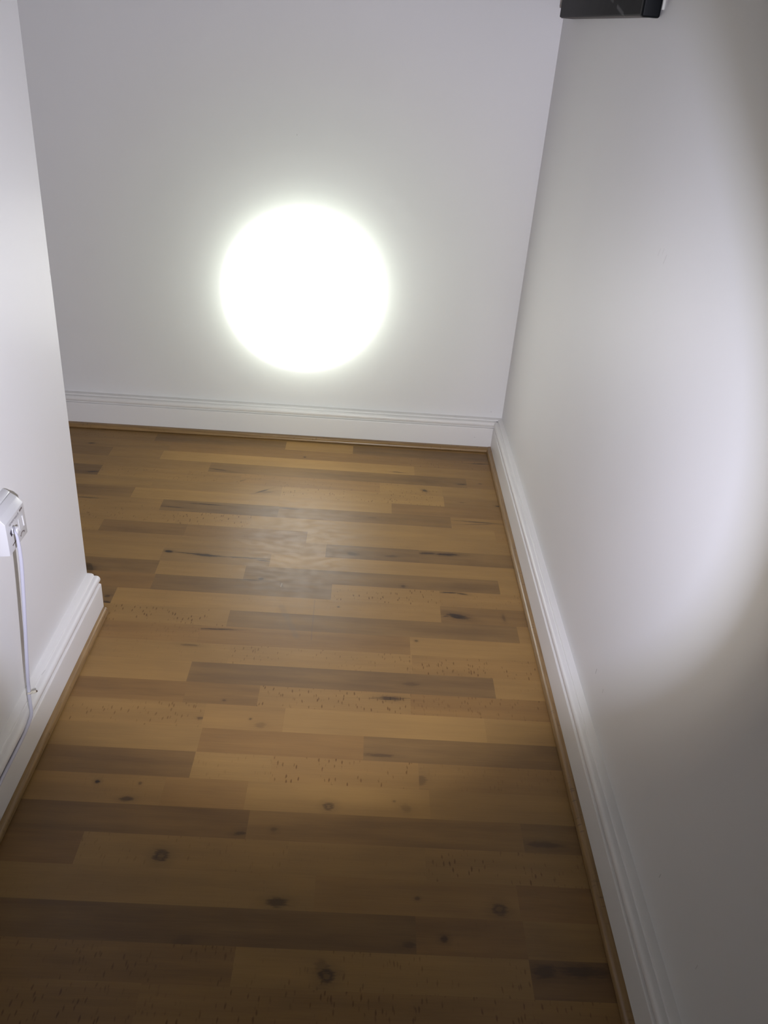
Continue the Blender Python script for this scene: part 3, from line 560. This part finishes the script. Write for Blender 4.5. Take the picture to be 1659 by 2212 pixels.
MARKS = [
    (-0.8537, 2.4842, 0.0114, 0.152, 0.006, 0.85, 0), (-0.1681, 2.4824, 0.0036, 0.146, 0.006, 0.8, 1), (0.4068, 2.516, 0.0334, 0.067, 0.004, 0.95, 0),
    (0.1324, 2.4181, 0.0171, -0.049, 0.004, 0.75, 0), (-0.429, 2.358, 0.03, -0.177, 0.006, 0.55, 0), (0.3345, 2.3624, 0.0139, 0.025, 0.005, 0.8, 0),
    (0.3936, 2.3743, 0.0059, 0.004, 0.004, 0.6, 0), (-0.7936, 2.2924, 0.0167, 0.231, 0.008, 0.7, 0), (-0.3465, 2.2938, 0.0145, 0.677, 0.007, 0.35, 0),
    (0.2159, 2.3054, 0.0097, -0.525, 0.012, 0.75, 1), (-0.2761, 2.2368, 0.0225, 0.67, 0.006, 0.7, 0), (-0.2633, 2.2327, 0.0208, 0.271, 0.013, 0.3, 1),
    (0.3252, 2.2451, 0.0077, -0.056, 0.004, 0.4, 0), (0.4334, 2.2355, 0.007, -0.179, 0.006, 0.9, 0), (-0.7623, 2.1344, 0.0315, 0.001, 0.005, 0.6, 0),
    (-0.4197, 2.1379, 0.0466, -0.017, 0.004, 0.8, 0), (-0.516, 2.1108, 0.0305, -0.048, 0.0035, 0.7, 0), (-0.189, 2.143, 0.0302, -0.008, 0.005, 0.6, 0),
    (0.3637, 2.1323, 0.0643, -0.032, 0.006, 0.6, 0), (0.3591, 2.1192, 0.0413, 0.121, 0.0035, 0.5, 0), (0.0566, 2.1202, 0.0134, 0.025, 0.004, 0.3, 0),
    (0.1101, 1.9223, 0.0175, 0.047, 0.009, 0.45, 0), (0.208, 1.9472, 0.0235, 0.063, 0.01, 0.8, 0), (0.2617, 1.9474, 0.033, 0.042, 0.011, 0.85, 0),
    (0.0049, 1.9219, 0.0169, -0.091, 0.016, 0.5, 1), (-0.475, 1.8802, 0.0123, -0.07, 0.01, 0.95, 0), (-0.3866, 1.8745, 0.0764, -0.063, 0.005, 0.85, 0),
    (-0.3802, 1.873, 0.0338, -0.086, 0.011, 0.85, 0), (-0.2726, 1.8716, 0.0622, 0.004, 0.004, 0.75, 0), (-0.2276, 1.8639, 0.0184, -0.1, 0.006, 0.6, 0),
    (-0.2502, 1.7736, 0.0175, -0.012, 0.004, 0.75, 0), (-0.2218, 1.7797, 0.007, 0.252, 0.009, 0.75, 0), (0.1386, 1.7845, 0.0059, -0.07, 0.011, 0.55, 1),
    (-0.6573, 1.7777, 0.027, -0.582, 0.045, 0.5, 2), (0.2549, 1.7685, 0.0237, 0.038, 0.005, 0.85, 0), (0.2883, 1.7664, 0.0159, -0.153, 0.006, 0.7, 0),
    (-0.1684, 1.7598, 0.0103, -1.242, 0.004, 0.4, 0), (-0.5765, 1.6697, 0.0069, 0.239, 0.01, 0.6, 0), (-0.5704, 1.6458, 0.0105, -0.17, 0.008, 0.7, 0),
    (0.2698, 1.6705, 0.0263, -0.227, 0.018, 0.9, 1), (0.2426, 1.6688, 0.0119, 0.253, 0.005, 0.6, 0), (0.3829, 1.675, 0.013, -1.518, 0.008, 0.4, 0),
    (-0.0218, 1.6806, 0.003, 0.098, 0.005, 0.7, 1), (-0.2954, 1.5674, 0.0401, 0.05, 0.005, 0.75, 0), (-0.3479, 1.5046, 0.0197, -0.034, 0.007, 0.45, 0),
    (0.1645, 1.5661, 0.0042, -0.172, 0.007, 0.6, 1), (0.1049, 1.3674, 0.0444, 0.064, 0.005, 0.55, 0), (0.1014, 1.3671, 0.0261, -0.002, 0.012, 0.8, 0),
    (-0.2427, 1.3341, 0.0039, -0.099, 0.006, 0.5, 1), (0.148, 1.4154, 0.0177, -0.002, 0.012, 0.35, 0), (-0.2814, 1.2784, 0.007, -0.018, 0.006, 0.5, 0),
    (-0.1814, 1.284, 0.003, 0.076, 0.005, 0.6, 1), (-0.1593, 1.268, 0.0116, 0.019, 0.015, 0.3, 0), (0.0796, 1.2038, 0.0285, 0.007, 0.008, 0.5, 0),
    (0.1587, 1.1448, 0.0138, 0.841, 0.022, 0.4, 0), (-0.4362, 1.1035, 0.0048, 0.066, 0.008, 0.95, 1), (-0.373, 1.0668, 0.013, 0.064, 0.01, 0.7, 0),
    (-0.3587, 1.1042, 0.0036, 1.437, 0.006, 0.5, 1), (-0.0111, 1.073, 0.0101, 0.063, 0.018, 0.65, 2), (0.1299, 1.0782, 0.0108, -0.403, 0.018, 0.3, 0),
    (0.1088, 1.0923, 0.003, 0.064, 0.005, 0.4, 1), (-0.1612, 1.005, 0.0111, 0.147, 0.008, 0.6, 0), (-0.1038, 1.0168, 0.006, -0.091, 0.01, 0.4, 1),
    (0.3756, 1.0122, 0.031, -0.005, 0.012, 0.55, 0), (-0.2864, 0.952, 0.013, -1.203, 0.024, 0.75, 2), (-0.083, 0.8747, 0.0174, 0.028, 0.016, 0.7, 0),
    (0.2786, 0.8803, 0.013, 0.051, 0.02, 0.7, 2), (0.1444, 0.8937, 0.0042, 0.052, 0.007, 0.5, 1), (0.1844, 0.8244, 0.0066, -0.071, 0.011, 0.7, 1),
    (0.1283, 0.8121, 0.0109, 0.047, 0.01, 0.5, 0), (0.0033, 0.7573, 0.0127, -1.348, 0.024, 0.8, 2), (-0.0045, 0.7712, 0.012, -0.431, 0.02, 0.35, 0),
    (0.3369, 0.7786, 0.0203, 0.135, 0.022, 0.6, 0), (0.3965, 0.7809, 0.036, 0.004, 0.02, 0.65, 0), (-0.2184, 0.7991, 0.0172, 0.201, 0.02, 0.3, 0),
]
# ---------------------------------------------------------------- floor: one mesh, a face for every laminate strip
def build_floor():
    rng = random.Random(11)
    bm = bmesh.new()
    info = []
    for k, x0, x1, tone, hue, fleck in STRIPS:
        ya, yb = ROW_Y[k + 3], ROW_Y[k + 2]          # near edge, far edge
        if k == -2:
            yb = 2.80
        xr = XR + 0.1 if x1 >= 0.449 else x1
        vs = [bm.verts.new(p) for p in ((x0, ya, 0), (xr, ya, 0), (xr, yb, 0), (x0, yb, 0))]
        bm.faces.new(vs)
        mk = [q for q in MARKS if x0 <= q[0] < xr and ya <= q[1] < yb][:NMARK]
        info.append(((tone, hue, fleck), (rng.uniform(-40, 40), rng.uniform(-40, 40), 0.0), mk))
    me = bpy.data.meshes.new('floor')
    bm.to_mesh(me); bm.free()
    def put(name, vals):
        a = me.attributes.new(name, 'FLOAT_VECTOR', 'FACE')
        a.data.foreach_set('vector', [c for v in vals for c in v])
    put('strip', [i[0] for i in info])
    put('grain_offset', [i[1] for i in info])
    for s in range(NMARK):
        put('mark_place_%d' % s, [(i[2][s][0], i[2][s][1], i[2][s][2] * 1.1) if s < len(i[2]) else (99.0, 99.0, 0.01) for i in info])
        put('mark_shape_%d' % s, [(i[2][s][3], i[2][s][4] * 0.58, i[2][s][5] + (1.0 if i[2][s][6] == 2 else 0.0)) if s < len(i[2]) else (0.0, 0.01, 0.0) for i in info])
    me.materials.append(M_FLOOR)
    o = bpy.data.objects.new('floor', me)
    COL.objects.link(o)
    return structure(o)
build_floor()

# ---------------------------------------------------------------- skirting boards and floor mouldings
def skirting_profile(s=1.0):
    p = [(0.0, 0.0), (0.0290, 0.0), (0.0290, 0.0783), (0.0287, 0.0797), (0.0280, 0.0808), (0.0268, 0.0814), (0.0205, 0.0818), (0.0192, 0.0835), (0.0216, 0.0850)]
    for i in range(0, 11):                            # the torus
        a = math.radians(-70 + i * 16)
        p.append((0.0205 + 0.0078 * math.cos(a), 0.0940 + 0.0092 * math.sin(a)))
    p += [(0.0150, 0.1032), (0.0142, 0.1038), (0.0136, 0.1072), (0.0095, 0.1092), (0.0, 0.1096)]
    return [(d, z * s) for d, z in p]

def quadrant_profile(w, h):
    p = [(0.0, 0.0), (w - 0.0045, 0.0), (w - 0.0045, 0.0020), (w, 0.0020), (w, 0.0035)]
    for i in range(1, 9):
        a = math.radians(i * 90 / 9.0)
        p.append((w * 0.25 + w * 0.75 * math.cos(a), 0.0035 + (h - 0.0035) * math.sin(a)))
    p += [(w * 0.25, h), (0.0, h)]
    return p

bm = bmesh.new(); extrude_profile(bm, skirting_profile(), (XR, YF, 0), (0, 1, 0), (-1, 0, 0), yback(XR) - YF)
structure(link('baseboard_right', bm, M_SKIRT, smooth=True))
bm = bmesh.new(); extrude_profile(bm, skirting_profile(0.965), (XL, YF, 0), (0, 1, 0), (1, 0, 0), YEND - YF)
structure(link('baseboard_left', bm, M_SKIRT, smooth=True))
BD = Vector((-1, -BK, 0)).normalized(); BN = Vector((BK, -1, 0)).normalized()
bm = bmesh.new(); extrude_profile(bm, skirting_profile(), (XR, yback(XR), 0), BD, BN, XR - XFAR)
structure(link('baseboard_back', bm, M_SKIRT, smooth=True))
XRS, XLS = XR - 0.029, XL + 0.029
bm = bmesh.new(); extrude_profile(bm, quadrant_profile(0.0145, 0.0150), (XRS, YF, 0), (0, 1, 0), (-1, 0, 0), yback(XR) - 0.029 - YF)
structure(link('trim_1', bm, M_TRIM_Y, smooth=True, angle=40))
bm = bmesh.new(); extrude_profile(bm, quadrant_profile(0.0115, 0.0155), (XLS, YF, 0), (0, 1, 0), (1, 0, 0), YEND - YF - 0.004)
structure(link('trim_2', bm, M_TRIM_Y, smooth=True, angle=40))
bm = bmesh.new(); extrude_profile(bm, quadrant_profile(0.0195, 0.0135), (XRS, yback(XRS) - 0.029, 0), BD, BN, XRS - XFAR)
structure(link('trim_3', bm, M_TRIM_X, smooth=True, angle=40))

# ---------------------------------------------------------------- black panel high on the right wall
def panel_material():
    m, t, b = mat_new('matt_black_panel')
    tc = t.nodes.new('ShaderNodeTexCoord'); v = tc.outputs['Object']
    n = nnoise(t, v, 26.0, 4)
    c = nmix(t, nsmooth(t, n, 0.3, 0.7), (0.007, 0.0066, 0.0066), (0.011, 0.0105, 0.0105))
    for p0, p1, w, s in PANEL_SCUFFS:
        c = nmix(t, nmath(t, 'MULTIPLY', nsegment(t, v, p0, p1, w), s), c, (0.10, 0.10, 0.10))
    t.links.new(c, b.inputs['Base Color'])
    b.inputs['Roughness'].default_value = 0.6
    b.inputs['Specular IOR Level'].default_value = 0.14
    return m
PX0, PY0, PY1, PZ0, PZ1 = 0.4457, 1.7088, 2.515, 1.2795, 1.72
PANEL_SCUFFS = [((PX0, 1.9053, 1.2970), (PX0, 1.8478, 1.2835), 0.0055, 0.8), ((PX0, 1.975, 1.312), (PX0, 1.946, 1.3060), 0.0045, 0.6)]
panel = empty('wall_panel', (XR - 0.018, (PY0 + PY1) / 2, PZ0), 'long shallow matt black panel hung high on the right white wall near the corner', 'wall panel')
M_PANEL = panel_material()
M_PANEL_CAP = paint('black_end_cap', (0.003, 0.004, 0.005), 0.5, 0.12, 0.0)
M_PANEL_EDGE = paint('worn_grey_underside', (0.075, 0.066, 0.062), 0.6, 0.3, 0.0, marks=[((0.455, 1.85, PZ0), (0.472, 1.83, PZ0), 0.01, 0.6)], mark_col=(0.2, 0.19, 0.17))
M_BRACKET = paint('grey_white_bracket', (0.55, 0.55, 0.50), 0.5, 0.4, 0.0)
bm = bmesh.new(); add_box(bm, (PX0, PY0 + 0.012, PZ0 + 0.002), (XR - 0.003, PY1, PZ1), 0.003, 3); link('casing', bm, M_PANEL, panel, smooth=True)
bm = bmesh.new(); add_box(bm, (PX0 + 0.0035, PY0 + 0.016, PZ0 + 0.0005), (XR - 0.0015, PY1 - 0.006, PZ0 + 0.0035), 0.001, 2)
link('underside_strip', bm, M_PANEL_EDGE, panel)['label'] = 'worn grey underside strip'
bm = bmesh.new(); add_box(bm, (PX0 - 0.0012, PY0, PZ0 - 0.001), (XR - 0.004, PY0 + 0.016, PZ1 + 0.001), 0.004, 4)
link('end_cap', bm, M_PANEL_CAP, panel, smooth=True)['label'] = 'darker black rounded end cap'
bm = bmesh.new(); add_box(bm, (PX0 - 0.0035, PY1 - 0.004, PZ0 + 0.075), (PX0 + 0.003, PY1 + 0.003, PZ1 - 0.075), 0.001, 2)
link('bracket', bm, M_BRACKET, panel)['label'] = 'pale grey bracket at the far end'
bm = bmesh.new(); add_box(bm, (XR - 0.0045, PY0 - 0.003, PZ0 + 0.012), (XR, PY0 + 0.012, PZ0 + 0.052), 0.001, 2)
link('bracket', bm, M_BRACKET, panel)['label'] = 'pale bracket tab beside the end cap'

# ---------------------------------------------------------------- telephone socket on the left wall
SX, SY0, SY1 = -0.565, 1.1917, 1.271
sock = empty('telephone_socket', (XL, (SY0 + SY1) / 2, 0.42), 'white telephone and broadband wall socket low on the left wall', 'wall socket')
bm = bmesh.new()
prism_y(bm, [(XL, 0.4195), (-0.5846, 0.4210), (-0.5846, 0.5026), (-0.5885, 0.5058), (XL, 0.5088)], SY0 - 0.0004, SY1 + 0.0004, 0.0010, 2)
link('back_box', bm, M_PLASTIC, sock, smooth=True)
bm = bmesh.new()
prism_y(bm, [(-0.5840, 0.4213), (SX, 0.4238), (SX, 0.4838), (-0.5693, 0.4886), (-0.5735, 0.4945), (-0.5840, 0.5018)], SY0, SY1, 0.0012, 3)
front = link('faceplate', bm, M_PLASTIC, sock, smooth=True)
def plate_bits(name, mat, polys, d=0.0004, parent=sock, label=None):
    """thin raised shapes on the faceplate, outlines in (y, z)"""
    bm = bmesh.new()
    for poly in polys:
        a = [bm.verts.new((SX - 0.0002, y, z)) for y, z in poly]
        b = [bm.verts.new((SX + d, y, z)) for y, z in poly]
        n = len(poly)
        for i in range(n):
            bm.faces.new((a[i], a[(i + 1) % n], b[(i + 1) % n], b[i]))
        bm.faces.new(list(reversed(a))); bm.faces.new(b)
    o = link(name, bm, mat, parent)
    if label:
        o['label'] = label
    return o
def rect(y0, z0, y1, z1):
    return [(y0, z0), (y1, z0), (y1, z1), (y0, z1)]
plate_bits('broadband_port', M_DARK, [[(1.2040, 0.4612), (1.2072, 0.4532), (1.2125, 0.4548), (1.2195, 0.4575), (1.2170, 0.4655), (1.2105, 0.4655)]], 0.0005, label='flat dark patch coloured as the shade inside the broadband port')
ph = plate_bits('phone_port', M_PLASTIC, [rect(1.2415, 0.4440, 1.2618, 0.4668)], 0.0007)
plate_bits('shutter', M_SHUTTER, [[(1.2560, 0.4650), (1.2582, 0.4652), (1.2606, 0.4448), (1.2582, 0.4446)]], 0.0016, ph, 'shiny pale shutter of the phone port')
arc = []
cy, cz = 1.2505, 0.4318
for i in range(9):
    a = math.radians(155 - i * 15)
    arc.append((cy + 0.0085 * math.cos(a), cz + 0.0062 * math.sin(a)))
inner = []
for i in range(9):
    a = math.radians(155 - i * 15)
    inner.append((cy + 0.0070 * math.cos(a), cz + 0.0045 * math.sin(a)))
polys = []
for i in range(8):
    polys.append([inner[i], arc[i], arc[i + 1], inner[i + 1]][::-1])
polys.append(rect(1.2560, 0.4326, 1.2592, 0.4352)); polys.append(rect(1.2410, 0.4322, 1.2438, 0.4350))
plate_bits('phone_symbol', M_SYMB, polys, 0.0004, label='dark curved handset symbol')
plate_bits('broadband_symbol', M_SYMB, [[(1.2065, 0.4368), (1.2068, 0.4348), (1.2220, 0.4362), (1.2217, 0.4384)]], 0.0004, label='dark bar symbol')
# the word printed along the top of the faceplate
cu = bpy.data.curves.new('wording', 'FONT'); cu.body = 'openreach'; cu.size = 0.01; cu.extrude = 0.0001
tmp = bpy.data.objects.new('wording_curve', cu); COL.objects.link(tmp)
bpy.context.view_layer.update()
me = bpy.data.meshes.new_from_object(tmp.evaluated_get(bpy.context.evaluated_depsgraph_get()))
bpy.data.objects.remove(tmp); bpy.data.curves.remove(cu)
xs = [v.co.x for v in me.vertices]; ys = [v.co.y for v in me.vertices]
kx = 0.0415 / (max(xs) - min(xs)); x_0 = min(xs)
for v in me.vertices:
    y = 1.2045 + (v.co.x - x_0) * kx
    z = 0.4738 + v.co.y * kx * 0.85
    v.co = Vector((SX + 0.0003 + v.co.z, y, z))
me.materials.append(M_GREY)
o = bpy.data.objects.new('wording', me); COL.objects.link(o); o.parent = sock; o.matrix_parent_inverse = sock.matrix_world.inverted()
o['label'] = 'small grey word printed along the faceplate'
plate_bits('small_mark', M_SYMB, [rect(1.2512, 0.4755, 1.2560, 0.4792), rect(1.2568, 0.4762, 1.2628, 0.4795)], 0.0003, label='small grey printed mark')

# ---------------------------------------------------------------- white cable from the socket to the skirting
cable = empty('phone_cable', (-0.560, 1.2108, 0.4689), 'white cable hanging from the wall socket and running along the left skirting', 'cable')
pts = catmull([(-0.5605, 1.2125, 0.4690), (-0.5530, 1.1985, 0.4683), (-0.5500, 1.1962, 0.4533), (-0.5520, 1.1991, 0.4081), (-0.5600, 1.2034, 0.3327),
               (-0.5700, 1.2037, 0.2301), (-0.5775, 1.2041, 0.1536), (-0.5790, 1.2030, 0.1230), (-0.5760, 1.1930, 0.1120), (-0.5690, 1.1775, 0.1070), (-0.5640, 1.1640, 0.0980),
               (-0.5645, 1.1480, 0.0895), (-0.5660, 1.1200, 0.0825), (-0.5665, 1.0800, 0.0812), (-0.5665, 1.0000, 0.0812), (-0.5665, 0.8000, 0.0812)], 8)
rad = [0.0016 + 0.0017 * min(1.0, max(0.0, (i - 6) / 14.0)) for i in range(len(pts))]
bm = bmesh.new(); tube(bm, pts, rad, 12); link('sheath', bm, M_CABLE, cable, smooth=True, angle=60)
bm = bmesh.new(); add_box(bm, (-0.5652, 1.2105, 0.4560), (-0.5555, 1.2205, 0.4665), 0.0012, 2)
link('plug', bm, M_SHUTTER, cable, smooth=True)['label'] = 'clear plug in the broadband port'

clip = empty('cable_clip', (-0.5795, 1.196, 0.112), 'small ivory cable clip with a brown nail on the left skirting top', 'cable clip')
bm = bmesh.new()
c0 = Vector((-0.5785, 1.2000, 0.1175))
arcp = []
for i in range(13):
    a = math.radians(-20 + i * 200 / 12)
    arcp.append(c0 + Vector((0.0045 * math.sin(a), 0.0052 * math.cos(a), -0.0018 * math.cos(a))))
tube(bm, arcp, 0.0018, 8)
link('saddle', bm, M_CLIP, clip, smooth=True, angle=60)
bm = bmesh.new(); tube(bm, [Vector((-0.5800, 1.2080, 0.1090)), Vector((-0.5700, 1.2115, 0.1105))], 0.0030, 12)
link('nail_boss', bm, M_CLIP, clip, smooth=True)
bm = bmesh.new(); tube(bm, [Vector((-0.5702, 1.2114, 0.1105)), Vector((-0.5680, 1.2122, 0.1108))], [0.0020, 0.0017], 12)
link('nail', bm, M_NAIL, clip, smooth=True)['label'] = 'brown nail head'
